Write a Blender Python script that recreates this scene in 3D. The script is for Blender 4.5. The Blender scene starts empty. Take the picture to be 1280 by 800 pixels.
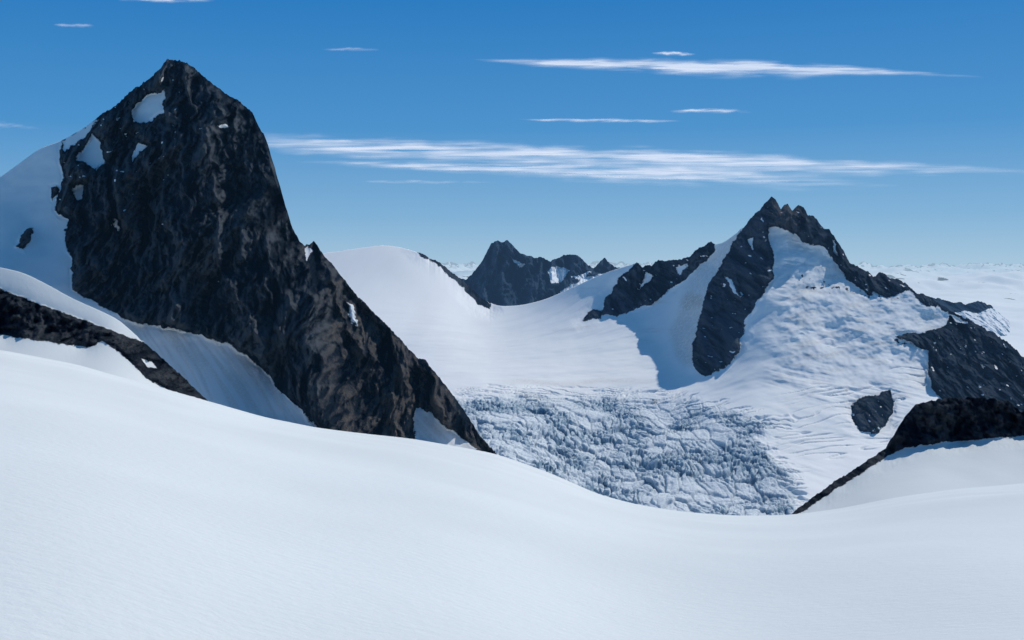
import bpy, math, numpy as np
from mathutils import Vector
F=1372.0; CX=640.0; HY=328.0
rng=np.random.RandomState(7)
# ---------------------------------------------------------------- noise
_P=rng.permutation(256).astype(np.int32); _P=np.concatenate([_P,_P,_P])
_A=rng.rand(256)*2*np.pi; _GX=np.cos(_A).astype(np.float32); _GY=np.sin(_A).astype(np.float32)
def pn(x,y,seed=0):
    x=np.asarray(x,dtype=np.float64)+seed*17.31; y=np.asarray(y,dtype=np.float64)-seed*9.77
    xf=np.floor(x); yf=np.floor(y)
    fx=(x-xf).astype(np.float32); fy=(y-yf).astype(np.float32)
    xi=xf.astype(np.int32)&255; yi=yf.astype(np.int32)&255
    u=fx*fx*fx*(fx*(fx*6-15)+10); v=fy*fy*fy*(fy*(fy*6-15)+10)
    def g(ix,iy,dx,dy):
        h=_P[_P[ix]+iy]
        return _GX[h]*dx+_GY[h]*dy
    a=g(xi,yi,fx,fy); b=g(xi+1,yi,fx-1,fy); c=g(xi,yi+1,fx,fy-1); d=g(xi+1,yi+1,fx-1,fy-1)
    return (a+(b-a)*u+((c+(d-c)*u)-(a+(b-a)*u))*v)*1.4
def fbm(x,y,o=4,seed=0,gain=.5):
    s=0;a=1.;t=0
    for i in range(o):
        s=s+a*pn(x*2**i,y*2**i,seed+i*3.7); t+=a; a*=gain
    return s/t
def ridged(x,y,o=4,seed=0,gain=.5):
    s=0;a=1.;t=0
    for i in range(o):
        n=1-np.abs(pn(x*2**i,y*2**i,seed+i*5.1))*1.8
        s=s+a*n; t+=a; a*=gain
    return s/t
def sst(a,b,x):
    t=np.clip((x-a)/(b-a),0,1); return t*t*(3-2*t)
def voro(x,y,seed=0):
    xi=np.floor(x).astype(np.int64); yi=np.floor(y).astype(np.int64)
    f1=np.full(x.shape,9.);f2=np.full(x.shape,9.);r=np.zeros(x.shape); ox=np.zeros(x.shape); oy=np.zeros(x.shape)
    for dx in (-1,0,1):
        for dy in (-1,0,1):
            cx=xi+dx; cy=yi+dy
            h=_P[_P[(cx+seed)&255]+(cy&255)]; h2=_P[h+37]; h3=_P[h2+91]
            px=cx+.15+.7*h/255.; py=cy+.15+.7*h2/255.
            d=np.hypot(px-x,py-y)
            m=d<f1
            f2=np.where(m,f1,np.minimum(f2,d)); r=np.where(m,h3/255.,r)
            ox=np.where(m,x-px,ox); oy=np.where(m,y-py,oy); f1=np.where(m,d,f1)
    return f1,f2,r,ox,oy
def facets(x,y,seed):
    """fractured rock: planes of random tilt meeting in sharp edges"""
    xi=np.floor(x).astype(np.int64); yi=np.floor(y).astype(np.int64)
    best=np.full(x.shape,-99.)
    for dx in (-1,0,1):
        for dy in (-1,0,1):
            cx=xi+dx; cy=yi+dy
            h=_P[_P[(cx+seed)&255]+(cy&255)]; h2=_P[h+37]; h3=_P[h2+91]; h4=_P[h3+53]
            ux=x-(cx+.1+.8*h/255.); uy=y-(cy+.1+.8*h2/255.)
            a=(h3/255.-.5)*1.5; b=(h4/255.-.5)*.9
            best=np.maximum(best,(h3/255.-.5)*.3+a*ux+b*uy-1.25*np.maximum(np.abs(ux),np.abs(uy)*.9+.3*np.abs(ux)))
    return best+.55
def sdf(poly,X,Y):
    P=np.array(poly,float); n=len(P)
    out=np.full(X.shape,-60.)
    x0,y0=P.min(0)-62; x1,y1=P.max(0)+62
    sel=(X>x0)&(X<x1)&(Y>y0)&(Y<y1); X=X[sel];Y=Y[sel]
    d=np.full(X.shape,1e9); ins=np.zeros(X.shape,bool)
    for i in range(n):
        a=P[i];b=P[(i+1)%n]; e=b-a
        wx=X-a[0];wy=Y-a[1]
        t=np.clip((wx*e[0]+wy*e[1])/(e@e+1e-9),0,1)
        d=np.minimum(d,(wx-e[0]*t)**2+(wy-e[1]*t)**2)
        c=((a[1]>Y)!=(b[1]>Y))
        if abs(e[1])>1e-9: ins^=c&(X<e[0]*(Y-a[1])/e[1]+a[0])
    d=np.sqrt(d); out[sel]=np.where(ins,d,-d); return out
def rbf(cps,PX,PY):
    C=np.array(cps,float); n=len(C); x=C[:,0]/100;y=C[:,1]/100; v=1000./C[:,2]
    R=np.hypot(x[:,None]-x[None],y[:,None]-y[None])
    A=np.zeros((n+3,n+3));A[:n,:n]=R; A[:n,n]=1;A[:n,n+1]=x;A[:n,n+2]=y;A[n,:n]=1;A[n+1,:n]=x;A[n+2,:n]=y
    w=np.linalg.lstsq(A,np.concatenate([v,[0,0,0]]),rcond=None)[0]
    out=np.empty(PX.shape)
    for r in range(PX.shape[0]):
        X=PX[r]/100;Y=PY[r]/100
        out[r]=np.hypot(X[:,None]-x[None],Y[:,None]-y[None])@w[:n]+w[n]+w[n+1]*X+w[n+2]*Y
    return out
def blur(A,sr,sc):
    for ax,s in ((0,sr),(1,sc)):
        if s<=0: continue
        k=min(int(3*s)+1,A.shape[ax]-1); w=np.exp(-.5*(np.arange(-k,k+1)/s)**2); w/=w.sum()
        pad=[(0,0),(0,0)];pad[ax]=(k,k)
        B=np.pad(A,pad,mode='reflect',reflect_type='odd'); out=np.zeros_like(A)
        for i,wi in enumerate(w):
            out+=wi*(B[i:i+A.shape[0],:] if ax==0 else B[:,i:i+A.shape[1]])
        A=out
    return A
def bspl(f):
    return ((1-f)**3/6,(3*f**3-6*f**2+4)/6,(-3*f**3+3*f**2+3*f+1)/6,f**3/6)
def sm1(a,s):
    k=int(3*s); w=np.exp(-.5*(np.arange(-k,k+1)/s)**2); w/=w.sum()
    return np.convolve(np.pad(a,k,mode='reflect',reflect_type='odd'),w,'valid')
# ---------------------------------------------------------------- mesh
def grid_faces(nr,nc):
    i=np.arange(nr*nc).reshape(nr,nc)
    return np.stack([i[:-1,:-1],i[1:,:-1],i[1:,1:],i[:-1,1:]],-1).reshape(-1,4)
def make_mesh(name,V,Fc,attrs,mat):
    used=np.zeros(len(V),bool); used[Fc.ravel()]=True
    idx=np.cumsum(used)-1; V=V[used]; Fc=idx[Fc]
    me=bpy.data.meshes.new(name)
    me.vertices.add(len(V)); me.vertices.foreach_set('co',V.astype(np.float32).ravel())
    me.loops.add(Fc.size); me.loops.foreach_set('vertex_index',Fc.astype(np.int32).ravel())
    me.polygons.add(len(Fc)); me.polygons.foreach_set('loop_start',(np.arange(len(Fc))*4).astype(np.int32))
    me.polygons.foreach_set('loop_total',np.full(len(Fc),4,np.int32))
    me.polygons.foreach_set('use_smooth',np.ones(len(Fc),bool))
    for k,a in attrs.items():
        at=me.attributes.new(k,'FLOAT','POINT'); at.data.foreach_set('value',a.ravel()[used].astype(np.float32))
    me.update(calc_edges=True)
    me.materials.append(mat)
    ob=bpy.data.objects.new(name,me); bpy.context.scene.collection.objects.link(ob); return ob
def unp(px,py,Y): return (px-CX)/F*Y, (HY-py)/F*Y
# ---------------------------------------------------------------- materials
class NT:
    def __init__(s,t): s.t=t; s.n=t.nodes; s.l=t.links
    def new(s,ty,ins=None,**kw):
        n=s.n.new(ty)
        for k,v in kw.items(): setattr(n,k,v)
        for k,v in (ins or {}).items():
            if isinstance(v,bpy.types.NodeSocket): s.l.new(v,n.inputs[k])
            else: n.inputs[k].default_value=v
        return n
    def math(s,op,a,b=0,c=0,clamp=False):
        n=s.new('ShaderNodeMath',{0:a,1:b,2:c},operation=op); n.use_clamp=clamp; return n.outputs[0]
    def mr(s,v,a,b,c=0,d=1,smooth=True):
        n=s.new('ShaderNodeMapRange',{0:v,1:a,2:b,3:c,4:d}); n.interpolation_type='SMOOTHSTEP' if smooth else 'LINEAR'; n.clamp=True; return n.outputs[0]
    def mix(s,f,a,b):
        n=s.n.new('ShaderNodeMix'); n.data_type='RGBA'
        for i,v in ((0,f),(6,a),(7,b)):
            if isinstance(v,bpy.types.NodeSocket): s.l.new(v,n.inputs[i])
            else: n.inputs[i].default_value=v if i==0 else (*v,1)
        return n.outputs[2]
    def noise(s,vec,scale,detail=4,rough=.5,sc=(1,1,1),rot=(0,0,0)):
        if sc!=(1,1,1) or rot!=(0,0,0): vec=s.new('ShaderNodeMapping',{'Vector':vec,'Scale':sc,'Rotation':rot}).outputs[0]
        return s.new('ShaderNodeTexNoise',{'Vector':vec,'Scale':scale,'Detail':detail,'Roughness':rough}).outputs[0]
    def attr(s,name): return s.new('ShaderNodeAttribute',attribute_name=name).outputs['Fac']
def newmat(name):
    m=bpy.data.materials.new(name); m.use_nodes=True; m.node_tree.nodes.clear(); return m,NT(m.node_tree)
SNOW_FG=(.73,.76,.75)
def alpine(name,u=1.0,edge=6,rockA=(.013,.021,.033),rockB=(.095,.108,.122),brown=(.15,.118,.09),haze=0.0,hazecol=(.13,.30,.58),bump=1.0,snow=(.83,.85,.85),hazeY=None):
    m,t=newmat(name)
    P=t.new('ShaderNodeTexCoord').outputs['Object']
    rock=t.attr('rock'); tint=t.attr('tint'); ice=t.attr('ice'); crack=t.attr('crack'); dirt_shade=t.attr('dirt_shade'); big=t.attr('big')
    fine=t.noise(P,1/(4.2*u),4.5,.72,(1,1,.5),(0,.22,0)); 
    e=t.math('ADD',rock,t.math('MULTIPLY',t.math('SUBTRACT',fine,.5),edge*2))
    rf=t.mr(e,-.35,.35)
    c=t.math('ADD',t.math('MULTIPLY',big,.6),t.math('MULTIPLY',fine,.4))
    rc=t.mix(t.mr(c,.30,.72),rockA,rockB)
    rc=t.mix(t.math('MULTIPLY',t.math('MULTIPLY',tint,t.mr(fine,.40,.62)),t.mr(big,.2,.7),clamp=True),rc,brown)
    sc=t.mix(big,tuple(x*.92 for x in snow),snow)
    sc=t.mix(t.math('MULTIPLY',dirt_shade,t.mr(fine,.3,.6),clamp=True),sc,(.55,.50,.44))
    ic=t.mix(t.mr(fine,.40,.60),(.40,.51,.59),(.72,.78,.81))
    ic=t.mix(crack,ic,(.07,.18,.28))
    sc=t.mix(ice,sc,ic)
    col=t.mix(rf,sc,rc)
    h=t.math('MULTIPLY',fine,t.math('ADD',t.math('MULTIPLY',rf,8.5*u),t.math('ADD',t.math('MULTIPLY',ice,3.0*u),.25*u)))
    b=t.new('ShaderNodeBump',{'Height':h,'Strength':.9*bump,'Distance':1.0})
    out=t.new('ShaderNodeBsdfDiffuse',{'Color':col,'Roughness':.0,'Normal':b.outputs[0]}).outputs[0]
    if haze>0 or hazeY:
        em=t.new('ShaderNodeEmission',{'Color':(*hazecol,1),'Strength':1.0})  # aerial haze painted on the surface as a flat blue emission
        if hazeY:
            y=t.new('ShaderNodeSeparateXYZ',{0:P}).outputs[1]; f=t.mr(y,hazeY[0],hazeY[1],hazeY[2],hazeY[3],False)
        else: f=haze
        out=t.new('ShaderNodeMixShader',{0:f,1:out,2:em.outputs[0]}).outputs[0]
    o=t.new('ShaderNodeOutputMaterial'); t.l.new(out,o.inputs[0]); return m
# ---------------------------------------------------------------- relief mountain builder
def interp(pts,x,k=1):
    a=np.array(pts,float); return np.interp(x,a[:,0],a[:,k])
def relief(sil,ridgeY,bottom,cps,px0,px1,nc,nr,rockp,snowp,jag=1.5,blurs=(1.2,5),dispf=None,back=(400,1.0,30),warp=3.,rstep=14,tintf=None,dirt_shadef=None,zf=None,u=1.,spots=None,sharp=.8):
    px=np.linspace(px0,px1,nc); top0=interp(sil,px)
    isr=np.full(nc,-60.)
    for p in rockp: isr=np.maximum(isr,sdf(p,px,top0+2))
    for p in snowp: isr=np.minimum(isr,-sdf(p,px,top0+2))
    isr=sst(-3,1,isr)
    dx=(px1-px0)/nc
    top=sm1(top0,sharp/dx)*isr+sm1(top0,7/dx)*(1-isr)
    jg=jag*(fbm(px/9,px*0,4,3,.65)*2.2+fbm(px/2.5,px*0+4,2,9)*.9)*isr
    bot=interp(bottom,px) if isinstance(bottom,list) else np.full(nc,float(bottom))
    bot=np.maximum(bot,top+4)
    t=np.linspace(0,1,nr)[:,None]
    PY=top[None]+(bot-top)[None]*t; PX=np.repeat(px[None],nr,0)
    st=3.0
    gx=np.arange(px0-60,px1+60+st,st); gy=np.arange(top.min()-60,bot.max()+30+st,st)
    GX,GY=np.meshgrid(gx,gy)
    rp=np.arange(px0,px1+.1,rstep); allc=list(cps)+[(x,interp(sil,x),interp(ridgeY,x)) for x in rp]
    Q=rbf(allc,GX,GY)
    Qa=blur(Q,blurs[0],blurs[0]); Qb=blur(Q,blurs[1],blurs[1])
    r=(PY-gy[0])/st; c=(PX-gx[0])/st
    r0=np.clip(r.astype(int),1,Q.shape[0]-3); c0=np.clip(c.astype(int),1,Q.shape[1]-3)
    wr=bspl(r-r0); wc=bspl(c-c0)
    wx=PX+warp*fbm(PX/14,PY/14,4,21,.6)*2; wy=PY+warp*fbm(PX/14,PY/14,4,33,.6)*2
    rk=np.full(PX.shape,-60.)
    for p in rockp: rk=np.maximum(rk,sdf(p,wx,wy))
    for p in snowp: rk=np.minimum(rk,-sdf(p,wx,wy))
    wm=sst(-18,3,rk)
    qa=0;qb=0
    for i in range(4):
        for j in range(4):
            w=wr[i]*wc[j]; I=r0+i-1; J=c0+j-1
            qa=qa+w*Qa[I,J]; qb=qb+w*Qb[I,J]
    Y=1000./(qa*wm+qb*(1-wm))
    X0,Z0=unp(PX,PY,Y); Yb0=Y
    if dispf is not None: Y=Y+dispf(X0,Y,Z0,rk,PX,PY)
    if spots is not None: rk=spots(rk,PX,PY)
    PYj=PY+jg[None]*np.exp(-(PY-top[None])/7.)
    X,Z=unp(PX,PYj,Y)
    ice=np.zeros(PX.shape);crack=np.zeros(PX.shape)
    if zf is not None:
        dz,dy,ice,crack=zf(X,Y,Z,PX,PY); Z=Z+dz
    tint=tintf(X,Z,PX,PY) if tintf else np.zeros(PX.shape)
    dirt_shade=dirt_shadef(X,Z,PX,PY) if dirt_shadef else np.zeros(PX.shape)
    D0=Y-Yb0; cav=(blur(D0,6,6)-D0)/(12*u)
    xs=X+10*u*fbm(X/(40*u),Z/(40*u),2,51)
    big=.47+fbm(X/(70*u),Z/(110*u),4,77,.55)*.6+np.clip(cav,-.5,.5)*.36  # cav darkens gullies and lightens bulges in the base colour
    rr=sst(-2,3,rk)       # mineral streaks run down the rock, bedding crosses it at an angle
    big=big+rr*(fbm((xs+Z*.18)/(11*u),Z/(95*u),4,53,.6)*.55+fbm((xs-Z*1.1)/(120*u),(Z+xs*.55)/(9*u),3,57,.55)*.30)
    big=np.clip(big,0,1)
    D,sl,nb=back
    k=(np.arange(nb,0,-1)/nb)[:,None]**1.5*D
    bn=fbm(X[0][None]/(D*.3)+k*0,k/(D*.3)+0*X[0][None],4,50)
    Xb=np.repeat(X[0][None],nb,0); Yb=Y[0][None]+k; Zb=Z[0][None]-sl*k+bn*k*.35
    V=np.stack([np.concatenate([Xb,X]),np.concatenate([Yb,Y]),np.concatenate([Zb,Z])],-1).reshape(-1,3)
    ext=lambda a:np.concatenate([np.repeat(a[0][None],nb,0),a])
    at={'rock':ext(rk),'tint':ext(tint),'dirt_shade':ext(dirt_shade),'big':ext(big)}
    if zf is not None: at.update({'ice':ext(ice),'crack':ext(crack)})
    return V,at,grid_faces(nr+nb,nc),ext(PX),ext(PY)

# ================================================================ LEFT MOUNTAIN
sil_L=[(-260,330),(-120,275),(0,222),(30,200),(50,185),(78,176),(110,157),(130,141),(150,128),(165,112),(185,100),(200,86),(209,73),(222,75),(240,82),(255,95),(275,112),(300,128),(316,141),(325,160),(335,180),(345,215),(355,250),(365,285),(377,304),(384,311),(392,300),(400,313),(415,330),(440,362),(470,393),(490,413),(508,433),(522,448),(532,450),(545,468),(560,485),(580,513),(600,545),(620,566),(650,610),(700,680)]
rY_L=[(-260,1420),(0,1300),(78,1275),(215,1250),(325,1225),(384,1150),(470,1110),(560,1060),(620,1020),(700,990)]
cps_L=[(-200,450,1060),(0,280,1180),(0,345,1065),(50,230,1235),(50,290,1165),(60,330,1105),(0,500,960),(-200,560,930),(100,500,960),
(95,200,1225),(88,270,1165),(88,355,1090),(150,200,1190),(150,300,1130),(150,390,1065),(200,170,1180),(205,260,1125),(200,400,1058),
(235,120,1205),(240,200,1155),(238,300,1105),(235,380,1068),(240,410,1052),
(290,160,1190),(285,240,1140),(290,330,1085),(288,400,1052),(290,430,1040),(325,220,1168),(336,300,1115),(338,380,1070),(335,440,1042),(350,470,1030),
(385,340,1090),(383,380,1045),(386,430,1000),(392,480,970),(398,530,945),
(420,400,1085),(450,430,1080),(430,480,1030),(440,535,985),(480,450,1080),(480,500,1035),(480,545,995),(520,480,1065),(520,545,1000),(560,520,1035),(560,555,1010),
(170,412,1050),(210,430,1035),(235,430,1040),(290,442,1034),(330,472,1022),(230,470,990),(270,480,988),(320,500,985),(360,512,975),(270,520,930),(200,560,900),(400,600,900),(520,620,940),(620,640,960),(680,700,960)]
rock_L=[[(76,100),(76,178),(74,200),(80,222),(74,240),(68,262),(84,275),(80,300),(90,325),(90,362),(118,378),(152,396),(170,405),(200,408),(240,416),(290,432),(318,452),(336,470),(350,490),(372,508),(398,536),(430,560),(520,600),(640,640),(660,500),(420,250),(300,40),(180,40)],[(20,306),(30,290),(40,284),(41,295),(30,313)],[(64,236),(70,232),(74,240),(66,250)]]
snow_L=[[(165,141),(172,128),(184,118),(206,114),(203,128),(206,138),(190,150),(176,157),(168,152)],[(96,200),(104,185),(116,168),(126,178),(131,204),(120,214),(108,206)],[(76,176),(100,163),(122,148),(112,166),(92,182),(80,190)],
[(519,508),(540,518),(562,536),(596,562),(560,580),(518,556)],[(433,376),(441,383),(446,408),(439,402)],[(166,190),(174,179),(184,181),(172,194),(167,204)],[(379,312),(386,306),(391,314),(384,327)],[(90,234),(103,231),(105,249),(95,250)],[(272,156),(280,154),(289,158),(279,161)],[(140,274),(146,278),(150,290),(144,284)]]
def spots_L(rk,PX,PY):
    n=fbm((PX+PY*.4)/9.,PY/6.,3,121,.5)
    a=sst(330,150,PX)*sst(340,200,PY)
    sp=(n-.53+.12*a)*30-3*(1-a)
    return np.where(rk>2,np.minimum(rk,-sp),rk)
def disp_L(X,Y,Z,rk,PX,PY):
    m=sst(-3,10,rk)
    wx=X+16*fbm(X/60,Z/60,3,5)+2.5*fbm(X/9,Z/9,3,7); wz=Z+16*fbm(X/60,Z/60,3,6)+3*fbm(X/9,Z/9,3,8)
    d=-(ridged(wx/75,wz/190,2,11)-.45)*52
    d+=-facets((wx+wz*.22)/46,(wz-wx*.15)/105,5)*26
    d+=-(ridged((wx+wz*.3)/30,wz/110,3,12)**2-.3)*30
    d+=-facets((wx-wz*.35)/20,(wz+wx*.3)/46,9)*17
    d+=-(ridged((wx-wz*.3)/12,(wz+wx*.2)/38,3,13,.6)-.5)*13
    d+=-facets((wx+wz*.25)/9,(wz-wx*.4)/17,17)*8
    d+=-facets((wx-wz*.2)/4.2,(wz+wx*.2)/7,29)*4
    d+=fbm(X/4,Z/8,3,14,.6)*2.6
    taper=sst(0,14,PY-interp(sil_L,PX))*.75+.25
    s=(fbm(X/70,Z/40,3,18)*6+fbm((X+Z*1.1)/9,(X-Z)/70,2,19)*.7*sst(360,420,PY))*(1-sst(-6,0,rk))
    return d*m*taper+s
V,at,Fc,_,_=relief(sil_L,rY_L,[(-260,600),(300,600),(700,720)],cps_L,-260,700,1040,660,rock_L,snow_L,1.7,(1.0,4.5),disp_L,(350,1.1,30),3.0,
   tintf=lambda X,Z,PX,PY: sst(370,440,PX+fbm(X/30,Z/30,3,2)*60)*.95+.15*sst(60,0,np.abs(PX-140))*sst(180,350,PY),
   dirt_shadef=lambda X,Z,PX,PY: sst(370,420,PY)*.4*sst(.0,.5,pn((X+Z*1.15)/5.,(X-Z)/90,4)+.2),u=.55,spots=spots_L)
mat_L=alpine('rock_and_snow_near',.55,2.6,haze=.02,hazecol=(.09,.25,.50))  # faint blue emission lifts the blacks of the shaded rock
make_mesh('rocky_mountain',V,Fc,at,mat_L)
mat_R=alpine('rock_and_snow_low',.55,2.6,snow=SNOW_FG,rockB=(.07,.08,.092))

# ================================================================ LOW ROCK RIDGE (left)
sil_C=[(-260,300),(-100,322),(0,334),(30,341),(60,356),(90,373),(120,386),(148,399),(180,428),(215,458),(240,482),(262,502),(300,540)]
V,at,Fc,_,_=relief(sil_C,[(-260,930),(0,905),(262,880),(300,875)],[(-260,500),(0,500),(300,580)],
 [(0,380,880),(0,418,860),(100,400,880),(100,430,862),(60,400,875),(150,430,865),(200,480,860),(-150,400,880),(-200,440,860),(0,450,800),(250,520,840),(120,470,800),(160,490,800),(0,500,720),(-250,500,720),(200,540,760)],-260,300,480,200,
 [[(-300,250),(320,480),(320,540),(266,506),(250,498),(207,486),(184,474),(165,454),(145,437),(128,427),(108,434),(50,426),(0,419),(-300,404)]],[[(84,372),(96,375),(130,402),(122,400),(100,388)],[(-20,330),(4,336),(14,346),(8,358),(-20,350)],[(176,448),(190,452),(196,460),(184,458)]],1.6,(1,4),
 lambda X,Y,Z,rk,PX,PY: (-facets((X+Z*.4)/17,(Z-X*.3)/13,3)*12-facets((X-Z*.3)/6,(Z+X*.2)/5,13)*5-(ridged(X/9,Z/8,3,32)-.5)*7)*sst(-2,6,rk),(60,.9,20),1.5,
 tintf=lambda X,Z,PX,PY: .1+.3*fbm(X/15,Z/15,3,8),u=.55)
make_mesh('rock_ridge',V,Fc,at,mat_R)

# ================================================================ RIGHT NEAR ROCK with its snow bank
sil_D=[(960,670),(985,645),(1030,611),(1075,581),(1108,561),(1118,543),(1130,522),(1146,505),(1180,498),(1230,497),(1262,502),(1275,515),(1300,512),(1400,490),(1560,470)]
V,at,Fc,_,_=relief(sil_D,[(960,780),(1100,872),(1150,878),(1280,886),(1560,900)],[(960,710),(1560,700)],
 [(1030,630,790),(1100,572,866),(1130,560,868),(1200,551,873),(1280,545,876),(1400,530,880),(1560,510,880),(1150,525,876),(1200,520,880),(1250,520,882),
  (1060,606,820),(1060,640,720),(1120,590,830),(1200,580,835),(1280,575,838),(1400,565,840),(1560,550,840),(1120,640,640),(1200,640,620),(1300,640,600),(1450,640,590),(1000,690,600),(1200,700,500),(1400,700,500)],960,1560,520,240,
 [[(940,690),(1000,641),(1060,602),(1110,570),(1130,560),(1180,553),(1280,544),(1400,530),(1600,500),(1600,400),(900,400)]],[],1.6,(1,7),
 lambda X,Y,Z,rk,PX,PY: (-facets((X+Z*.4)/16,(Z-X*.3)/12,3)*10-facets((X-Z*.3)/6,(Z+X*.2)/5,13)*5-(ridged(X/9,Z/8,3,32)-.5)*6)*sst(-2,6,rk)+fbm(X/30,Y/30,3,43)*1.5*(1-sst(-4,0,rk)),(70,.8,20),1.5,u=.55)
make_mesh('rock_ridge',V,Fc,at,mat_R)

# ================================================================ RIGHT MOUNTAIN + GLACIER
sil_F=[(250,330),(380,320),(430,313),(480,306),(500,309),(525,316),(555,332),(585,357),(605,375),(622,383),(650,382),(680,375),(710,362),(740,348),(765,338),(788,331),(797,327),(803,334),(815,331),(822,326),(835,326),(848,324),(860,322),(868,314),(875,309),(888,303),(893,304),(897,309),(915,296),(930,284),(938,274),(950,262),(958,251),(965,246),(971,251),(976,261),(981,255),(985,254),(990,263),(997,257),(1004,258),(1010,269),(1017,270),(1030,285),(1036,286),(1045,300),(1056,315),(1062,328),(1072,332),(1085,340),(1092,346),(1100,341),(1110,345),(1130,352),(1145,367),(1153,367),(1165,373),(1180,386),(1200,394),(1215,402),(1240,415),(1262,430),(1280,447),(1330,480),(1420,520)]
rY_F=[(250,8800),(400,8000),(480,7800),(555,7400),(622,6800),(680,6300),(740,5800),(790,5500),(860,5100),(915,4800),(965,4600),(1030,4500),(1085,4400),(1145,4250),(1215,4100),(1280,3950),(1420,3700)]
cps_F=[(430,340,7200),(480,335,7250),(540,350,7000),(450,380,6400),(520,380,6500),(575,385,6600),(420,420,5700),(500,420,5600),(600,410,6000),(560,440,5000),(480,460,4800),(540,475,4300),(600,490,4000),
(650,400,6000),(700,395,5600),(640,440,5000),(700,440,4850),(700,475,4250),(760,420,4950),(720,410,5300),(780,470,4300),(830,440,4600),(850,475,4120),
(760,360,5620),(757,394,5300),(800,360,5360),(800,388,5150),(835,350,5200),(830,376,5060),(862,350,5000),(868,330,5060),(885,330,4960),
(963,290,4530),(963,320,4400),(955,355,4260),(935,395,4130),(925,430,4040),(885,470,3970),
(935,300,4690),(920,320,4680),(905,340,4660),(890,360,4600),(880,385,4500),(870,420,4360),(866,450,4180),(925,350,4450),(905,400,4330),(895,440,4130),
(855,390,4780),(848,420,4600),(860,365,4900),
(1000,300,4480),(1030,330,4400),(1000,345,4300),(1060,380,4200),(1000,390,4130),(1050,420,4020),(990,440,3930),(960,470,3830),(1100,440,3900),(1030,480,3720),(1100,480,3720),(1145,500,3620),(1150,450,3870),(1100,390,4170),(1120,372,4230),(900,490,3850),(980,520,3480),(1050,560,3230),(1080,510,3560),(1120,550,3330),(1160,560,3200),(1130,420,4010),(1140,395,4120),
(1170,410,4080),(1200,430,3990),(1200,470,3850),(1200,500,3720),(1280,490,3760),(1280,530,3600),(1350,540,3600),(1180,520,3500),
(620,560,3050),(740,520,3750),(740,560,3350),(820,500,3880),(820,600,2950),(900,560,3230),(900,640,2680),(950,520,3480),(1000,600,2900),(1000,640,2650),(700,600,2880),(900,720,2200),(600,700,2100),(1200,700,2300),(1200,600,2900),(400,600,3000),(400,500,3900),(260,450,5000),(260,600,3000),(1400,700,2400),(1400,600,3000)]
rock_F=[[(751,394),(758,374),(772,352),(786,338),(800,322),(860,310),(880,296),(896,298),(893,314),(876,332),(858,348),(838,360),(820,378),(796,386),(770,394)],
[(728,400),(736,388),(752,387),(752,398)],
[(965,235),(948,256),(932,280),(916,302),(900,334),(888,350),(880,376),(871,408),(864,446),(868,462),(882,471),(906,460),(924,440),(927,420),(934,396),(944,380),(966,348),(968,325),(961,300),(960,284),(985,286),(1004,302),(1030,310),(1048,332),(1060,352),(1084,368),(1106,374),(1124,368),(1136,362),(1150,378),(1170,386),(1176,366),(1140,335),(1085,325),(1060,300),(1020,245),(985,240)],
[(1146,366),(1170,382),(1186,392),(1184,404),(1170,412),(1148,416),(1118,420),(1140,430),(1160,438),(1160,460),(1166,486),(1176,500),(1240,512),(1440,580),(1440,500),(1280,420),(1215,380),(1180,365)],
[(1062,508),(1074,498),(1092,494),(1112,488),(1118,502),(1112,526),(1096,542),(1078,540),(1066,526)],
[(518,310),(530,314),(556,329),(586,353),(614,380),(612,386),(598,380),(578,360),(560,344),(545,330),(526,319)]]
snow_F=[[(965,288),(980,290),(1000,304),(1020,312),(1000,320),(966,318)],[(1090,362),(1110,374),(1122,368),(1105,388),(1090,378)],[(1186,392),(1200,398),(1210,404),(1196,404)],
[(905,345),(915,350),(925,372),(915,362)],[(935,300),(942,296),(940,312)],[(808,340),(816,346),(800,362)],[(1040,300),(1048,318),(1042,314)],[(845,335),(860,330),(848,345)]]
icep=[(560,494),(600,490),(640,489),(720,489),(800,491),(850,494),(885,500),(935,515),(975,524),(985,535),(955,548),(980,580),(1003,605),(1000,645),(960,680),(640,720),(480,640),(520,540)]
def spots_F(rk,PX,PY):
    n=fbm((PX-PY*.5)/8.,PY/6.,3,131,.5)
    sp=(n-.43)*22
    o=np.where((rk>1)&(PX>740),np.minimum(rk,-sp),rk)
    k=fbm(PX/7.,PY/5.,3,133,.5); z=sst(14,0,np.abs(PY-(352+(PX-1000)*.16)))*sst(985,1010,PX)*sst(1150,1100,PX)+sst(10,0,np.abs(PY-(424+(PX-1100)*.1)))*sst(1095,1120,PX)*sst(1165,1150,PX)
    return np.maximum(o,np.where(z>.02,(k-.58+.36*z)*14,-60))
def disp_F(X,Y,Z,rk,PX,PY):
    m=sst(-1,6,rk); s=1-sst(-6,2,rk)
    wx=X+50*fbm(X/220,Z/220,3,5)+8*fbm(X/30,Z/30,3,7); wz=Z+10*fbm(X/30,Z/30,3,8)
    d=-(ridged(wx/230,Z/420,2,61)-.45)*75
    d+=-facets((wx+wz*.5)/90,(wz-wx*.2)/150,5)*48
    d+=-(ridged((wx+wz*.4)/60,wz/130,3,62,.55)-.5)*40
    d+=-facets((wx-wz*.5)/36,(wz+wx*.3)/52,15)*26
    d+=-facets((wx+wz*.3)/15,(wz-wx*.3)/20,25)*13
    tp=sst(0,10,PY-interp(sil_F,PX))
    e=fbm(X/420,Y/300,4,64)*50*sst(7000,5200,Y)
    fx=sst(930,1000,PX)
    e=e+fbm((X+Y*.2)/150,(Z-.25*X)/70,4,65,.5)*38*fx*sst(540,440,PY)
    e=e+(ridged((X)/230,(Z+.2*X)/19,2,66)-.55)*9*fx*sst(-.1,.35,fbm(X/260,Z/160,2,67))
    return d*m*(tp*.8+.2)*sst(650,760,PX)+e*s*tp
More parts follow.
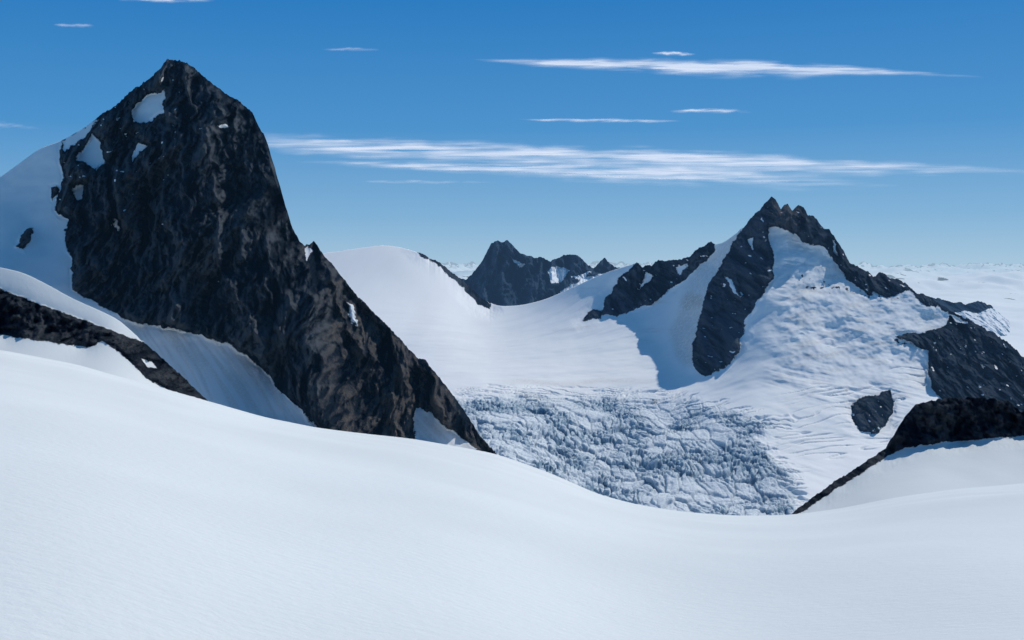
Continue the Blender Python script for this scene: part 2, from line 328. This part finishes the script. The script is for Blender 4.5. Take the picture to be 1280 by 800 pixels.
def z_F(X,Y,Z,PX,PY):
    s=sdf(icep,PX+16*fbm(PX/28,PY/14,4,71,.6),PY+8*fbm(PX/24,PY/12,4,72,.6))
    m=sst(-5,18,s)
    wx=X+40*fbm(X/150,Y/300,4,73); wy=Y+95*fbm(X/150,Y/300,4,74)
    f1,f2,r,ox,oy=voro((wx+.06*wy)/48,wy/115,3)
    c1=1-sst(.0,.16,f2-f1)
    g1,g2,q,px_,py_=voro((wx-.08*wy)/18,(wy+.1*wx)/44,11)
    c2=1-sst(0,.26,g2-g1)
    k1,k2,kq,_a,_b=voro((wx+.05*wy)/8,(wy-.2*wx)/20,23)
    patch=sst(-.3,.3,fbm(X/170,Y/330,3,79))*.85+.15
    a=sst(14,50,s)*.45+.55
    h=((r-.5)*12+(ox*(r-.5)-oy*.6)*13-8*c1)*a*(patch*.5+.5)+((q-.5)*11+(px_*(q-.5)-py_*.4)*9-7*c2)*a*patch+((kq-.5)*6.5)*patch+fbm(X/9,Y/24,2,75)*1.5*patch+fbm(X/260,Y/400,3,76)*26
    lip=sst(-9,-1,s)*(1-sst(8,30,s))*sst(520,600,PX)
    tr=sst(.80,.93,1-np.abs(pn((X+wy*.1)/260,wy/40,78))*1.6)
    h=h*m-tr*9*lip
    cr=sst(.84,.95,1-np.abs(pn((X+Y*.5)/190,(Y-.4*X)/50,83))*1.6)*sst(-.1,.3,fbm(X/200,Y/200,2,84))*sst(960,1010,PX)*sst(400,450,PY)*(1-m)
    h=h-cr*9
    return h,0,m*(.45+.53*patch),np.clip((c1*.55+c2*.5*patch+.35*kq*patch)*m+(tr*lip+cr)*.6,0,1)
def tint_F(X,Z,PX,PY): return np.clip(.05+.8*sst(30,6,np.abs(PX-985))*sst(300,270,PY)+.2*fbm(X/100,Z/100,3,4),0,1)
def dirt_shade_F(X,Z,PX,PY):
    a=sst(14,2,sdf([(862,375),(872,378),(868,420),(860,450),(852,440),(846,415),(855,395)],PX,PY)*-1)
    b=sst(16,2,-sdf([(880,330),(905,310),(925,295),(900,340),(878,372),(860,376)],PX,PY))
    c=sst(6,0,np.abs(PY-(478+fbm(PX/60,PX*0,2,3)*6)))*sst(600,660,PX)*sst(860,760,PX)*.4
    e=sst(.2,.6,fbm(PX/70,PY/9,3,81))*sst(450,400,PY)*sst(640,740,PX)*sst(900,840,PX)
    g=sst(-.05,.5,fbm(PX/40,PY/8,4,82))*sst(950,990,PX)*.8*sst(320,340,PY)*sst(600,420,PY)  # g: grey shading of the right face, painted into the snow colour
    return np.clip(a*.6+b*.45+c+e*.55+g*.75,0,1)
V,at,Fc,GX,GY=relief(sil_F,rY_F,720,cps_F,250,1420,1300,700,rock_F,snow_F,1.6,(1.2,5.5),disp_F,(1800,.75,30),2.6,rstep=14,tintf=tint_F,dirt_shadef=dirt_shade_F,zf=z_F,u=2.2,spots=spots_F,sharp=.5)
cx=GX.ravel()[Fc].mean(1); cy=GY.ravel()[Fc].mean(1)
gl=[(480,492),(560,478),(700,470),(850,472),(890,492),(1000,520),(1030,600),(1040,760),(200,760),(200,520)]
isg=sdf(gl,cx,cy)>0
mat_F=alpine('rock_and_snow_mid',2.2,2.2,rockA=(.012,.023,.040),rockB=(.066,.084,.110),brown=(.13,.11,.09),haze=.04,bump=.8,snow=(.91,.91,.89))  # rock colour tinted blue for distance haze, on top of the emission
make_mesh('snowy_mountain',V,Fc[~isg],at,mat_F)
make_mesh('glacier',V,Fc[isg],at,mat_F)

# ================================================================ DARK DISTANT MOUNTAIN
sil_H=[(520,345),(560,342),(582,350),(590,343),(603,326),(609,314),(613,305),(622,300),(628,302),(634,300),(642,308),(650,317),(662,319),(668,324),(675,321),(688,327),(700,321),(712,317),(722,319),(732,328),(742,336),(750,326),(756,322),(764,330),(775,335),(810,338),(850,345),(900,360)]
V,at,Fc,_,_=relief(sil_H,[(520,9800),(900,9800)],430,[(620,340,9600),(600,380,9200),(650,345,9550),(640,400,9000),(680,350,9500),(720,345,9550),(700,380,9200),(760,360,9350),(560,380,9200),(800,380,9200),(650,428,8600),(850,400,9000),(540,428,8600)],520,900,420,150,
 [[(500,200),(774,200),(780,336),(740,345),(700,362),(690,420),(500,420)]],[[(684,338),(700,333),(712,338),(700,352),(690,356)],[(640,322),(656,330),(650,336)],[(714,346),(740,340),(728,352)]],1.3,(1,3),
 lambda X,Y,Z,rk,PX,PY: -(ridged(X/200,Z/340,4,91,.6)-.5)*340,(900,.8,20),3.0,u=5,sharp=.5)
mat_H=alpine('rock_and_snow_distant',5,2.0,rockA=(.012,.030,.058),rockB=(.045,.068,.10),haze=.11,bump=.5,snow=(.86,.89,.9))  # bluer rock colour and stronger glow stand in for aerial haze
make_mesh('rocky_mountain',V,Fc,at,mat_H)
sil_N=[(1150,380),(1165,372),(1178,374),(1192,379),(1200,377),(1208,381),(1222,376),(1238,381),(1250,392),(1262,402)]
V,at,Fc,_,_=relief(sil_N,[(1150,6400),(1262,6400)],420,[(1160,400,6000),(1210,400,6050),(1250,410,5900),(1200,419,5800)],1150,1262,200,80,
 [[(1140,360),(1228,360),(1243,384),(1222,391),(1205,388),(1140,396)]],[],1.0,(1,2),lambda X,Y,Z,rk,PX,PY: -(ridged(X/90,Z/90,4,95,.6)-.5)*90,(500,.6,15),2.0,u=5,sharp=.5)
make_mesh('rock_outcrop',V,Fc,at,mat_H)

# ================================================================ FAR ICEFIELD to the horizon
px=np.linspace(-500,1800,900); Yr=np.geomspace(5000,140000,380)
PXg,Yg=np.meshgrid(px,Yr); Yg=Yg[::-1]; Xg=(PXg-CX)/F*Yg
zb=np.interp(Yg,[5000,6000,9000,14000,30000,140000],[-650,-540,-450,-430,-500,-800])
zn=fbm(Xg/1500,Yg/2600,4,101)*105
r2=ridged(Xg/6000,Yg/15000,5,103,.56)
hills=np.clip(r2-.52,0,1)*sst(10000,24000,Yg)*(700+Yg*.013)*sst(-.35,.2,fbm(Xg/30000,Yg/30000,2,107))
Zg=zb+zn*sst(5500,8500,Yg)+hills
lim=(HY-319.5-5*fbm(PXg/40,PXg*0,3,5))/F*Yg
Zg=np.where(Zg>lim-60,lim-60+60*np.tanh((Zg-lim+60)/60),Zg)
rk=(hills/110-3.2)+fbm(Xg/500,Yg/1200,4,104)*11-1.2-4*sst(13000,8500,Yg)
V=np.stack([Xg,Yg,Zg],-1).reshape(-1,3)
mat_P=alpine('icefield_snow',9,1.5,rockA=(.02,.035,.06),rockB=(.05,.07,.10),bump=.25,hazeY=(6000,38000,.08,.68),hazecol=(.43,.60,.76),snow=(.85,.875,.88))  # painted haze: emission share grows with distance
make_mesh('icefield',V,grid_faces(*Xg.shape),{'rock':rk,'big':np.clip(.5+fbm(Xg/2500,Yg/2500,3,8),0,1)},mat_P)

# ================================================================ FOREGROUND SNOW FIELD
edge=[(-900,400),(-260,420),(0,437),(100,456),(180,480),(260,504),(330,524),(400,536),(520,549),(620,567),(690,592),(750,619),(800,632),(850,640),(920,646),(985,646),(1050,638),(1120,622),(1200,609),(1280,602),(1400,594),(1900,570)]
px=np.linspace(-700,1900,1000); Yr=np.concatenate([np.geomspace(40,640,330,endpoint=False),np.linspace(640,960,160,endpoint=False),np.geomspace(960,3600,60)])[::-1]
PXg,Yg=np.meshgrid(px,Yr); Xg=(PXg-CX)/F*Yg
dx=2.6; ey=sm1(interp(edge,px),12/dx); ey2=sm1(interp(edge,px),90/dx)
w=sst(250,860,Yg)
T=(HY-(ey[None]*w+ey2[None]*(1-w)))/F
Ye=sm1(np.interp(px,[-700,0,260,620,900,1060,1280,1900],[880,850,840,880,740,780,820,860]),70/dx)[None]
h=32.
Zg=T*Yg-h*(1-Yg/Ye)**2
und=fbm(Xg/190,Yg/170,2,111)*3.6*(1-sst(-160,-10,Yg-Ye))*sst(0,300,Yg)+fbm(Xg/36,Yg/36,3,112)*.22
Zg=Zg+und
V=np.stack([Xg,Yg,Zg],-1).reshape(-1,3)
m,t=newmat('windblown_snow')
P=t.new('ShaderNodeTexCoord').outputs['Object']
a=t.noise(P,.011,2,.5); c=t.noise(P,.55,4.5,.66,(.6,1.1,1),(0,0,.3))
col=t.mix(t.mr(a,.3,.7),tuple(x*.97 for x in SNOW_FG),tuple(x*1.03 for x in SNOW_FG))
col=t.mix(t.math('MULTIPLY',t.mr(c,.4,.7),.12),col,(.64,.70,.74))
bm=t.new('ShaderNodeBump',{'Height':t.math('MULTIPLY',c,.25),'Strength':.8,'Distance':1.0})
bs=t.new('ShaderNodeBsdfDiffuse',{'Color':col,'Normal':bm.outputs[0]})
o=t.new('ShaderNodeOutputMaterial'); t.l.new(bs.outputs[0],o.inputs[0])
make_mesh('snow_field',V,grid_faces(*Xg.shape),{},m)

# ================================================================ CIRRUS CLOUDS (real sheets at 5 km)
m,t=newmat('cirrus')
P=t.new('ShaderNodeTexCoord').outputs['Object']; dn=t.attr('dens')
n=t.noise(P,1/1100,4,.6,(.22,1,1)); f=t.math('MULTIPLY',dn,t.mr(n,.25,.65,.6,1.1),clamp=True)
tr=t.new('ShaderNodeBsdfTransparent'); tl=t.new('ShaderNodeBsdfTranslucent',{'Color':(.95,.96,.97,1)})
mx=t.new('ShaderNodeMixShader',{0:f,1:tr.outputs[0],2:tl.outputs[0]}); o=t.new('ShaderNodeOutputMaterial'); t.l.new(mx.outputs[0],o.inputs[0])
H=5000.
def cloud(pts,dens,seed,nu=400,nv=60):
    a=np.array(pts,float); px=np.linspace(a[0,0],a[-1,0],nu); c=sm1(np.interp(px,a[:,0],a[:,1]),nu/40); hw=np.interp(px,a[:,0],a[:,2])
    L=a[-1,0]-a[0,0]
    v=np.linspace(-1.9,1.9,nv)[:,None]
    PY=c[None]+hw[None]*v; Y=H*F/(HY-PY); X=(px[None]-CX)/F*Y
    e=np.clip((px-a[0,0])/(.2*L),0,1)**1.1*np.clip((a[-1,0]-px)/(.35*L),0,1)**1.3
    PXm=np.repeat(px[None],nv,0)
    wl=max(16,min(90,L/4))
    vv=v+.55*fbm(PXm/wl,PXm*0+seed,3,seed)+.35*fbm(PXm/(wl*.6),PY/7,3,seed+3)
    prof=np.where(vv<0,np.exp(-np.abs(vv)**2*2.6),np.exp(-np.abs(vv)**2*1.5))
    n=fbm((PXm+PY*3)/max(22,L/11),PY/4.,4,seed+5,.5)+.6*fbm(PXm/(wl*1.3),PY/12,2,seed+8)
    d=np.clip(prof*e[None]*np.clip(.80+1.2*n,0,1.5)*dens-.04,0,.9)*(1-sst(1.4,1.9,np.abs(v)))
    V=np.stack([X,Y,np.full(X.shape,H+seed*4)],-1).reshape(-1,3)
    make_mesh('cirrus_cloud',V,grid_faces(nv,nu),{'dens':d},m)
cloud([(585,74,2),(680,78,5),(850,83,9),(950,85,10),(1060,88,6),(1150,92,3),(1250,97,2)],1.4,1)
cloud([(812,66,2),(845,66.5,2.5),(872,68,1.5)],1.0,2,120,30)
cloud([(835,139,1.5),(895,138.5,3),(945,140,2)],1.0,3,120,30)
cloud([(645,150,1.2),(760,151,2.6),(860,152,1.5)],1.0,4,200,30)
cloud([(220,166,8),(400,181,13),(560,189,13),(720,195,12),(900,201,14),(1080,208,10),(1220,213,6),(1390,219,3)],1.05,5,900,80)
cloud([(360,203,3),(540,207,6),(740,213,12),(950,222,13),(1150,234,5)],.95,6,600,70)
cloud([(140,-2,3),(215,0,5),(275,2,2)],.9,7,120,30)
cloud([(65,33,1.5),(97,33,2.6),(125,34,2)],.45,8,100,20)
cloud([(400,64,1.5),(440,63,2.6),(480,64,2)],.35,9,100,20)
cloud([(-90,160,3),(0,158,5),(60,162,2)],.45,10,100,30)
cloud([(440,227,1.5),(530,228,2.5),(640,229,1)],.35,12,100,20)

# ================================================================ LIGHT
el=math.radians(43); az=math.radians(44)
s=Vector((math.cos(el)*math.sin(az),math.cos(el)*math.cos(az),math.sin(el)))
L=bpy.data.lights.new('sun','SUN'); L.energy=3.25; L.angle=math.radians(.5); L.color=(1,.965,.91)
lo=bpy.data.objects.new('sun',L); lo.rotation_euler=s.to_track_quat('Z','Y').to_euler(); lo.location=(0,0,3000); bpy.context.scene.collection.objects.link(lo)
W=bpy.data.worlds.new('World'); bpy.context.scene.world=W; W.use_nodes=True; wt=NT(W.node_tree); W.node_tree.nodes.clear()
sky=wt.new('ShaderNodeTexSky',sky_type='NISHITA'); sky.sun_disc=False; sky.sun_elevation=el; sky.sun_rotation=az
sky.altitude=1800; sky.air_density=1.0; sky.dust_density=.2; sky.ozone_density=3
tc=wt.new('ShaderNodeTexCoord'); z=wt.new('ShaderNodeSeparateXYZ',{0:tc.outputs['Generated']}).outputs[2]
rp=wt.new('ShaderNodeValToRGB',{0:z}); cr=rp.color_ramp
stops=[(0.0,(3.2,5.2,7.1)),(.04,(1.9,4.1,6.6)),(.12,(.55,2.7,5.9)),(.24,(.08,1.8,5.1)),(.6,(.25,1.25,3.1))]
cr.elements[0].position=0; cr.elements[1].position=.6
for p,_ in stops[1:-1]: cr.elements.new(p)
for e_,(p,c_) in zip(cr.elements,stops): e_.position=p; e_.color=(*c_,1)
mixed=wt.mix(.92,sky.outputs[0],(0,0,0)); 
mixn=[n for n in W.node_tree.nodes if n.bl_idname=='ShaderNodeMix'][0]; W.node_tree.links.new(rp.outputs[0],mixn.inputs[7])
bg=wt.new('ShaderNodeBackground',{'Color':mixed,'Strength':.10}); o=wt.new('ShaderNodeOutputWorld'); wt.l.new(bg.outputs[0],o.inputs[0])
# ================================================================ CAMERA
c=bpy.data.cameras.new('camera'); c.sensor_width=36; c.lens=36*F/1280; c.shift_y=-(400-HY)/1280; c.clip_start=1; c.clip_end=400000
co=bpy.data.objects.new('camera',c); co.rotation_euler=(math.radians(90),0,0); bpy.context.scene.collection.objects.link(co); bpy.context.scene.camera=co
vs=bpy.context.scene.view_settings; vs.view_transform='Standard'; vs.look='None'; vs.exposure=0; vs.gamma=1
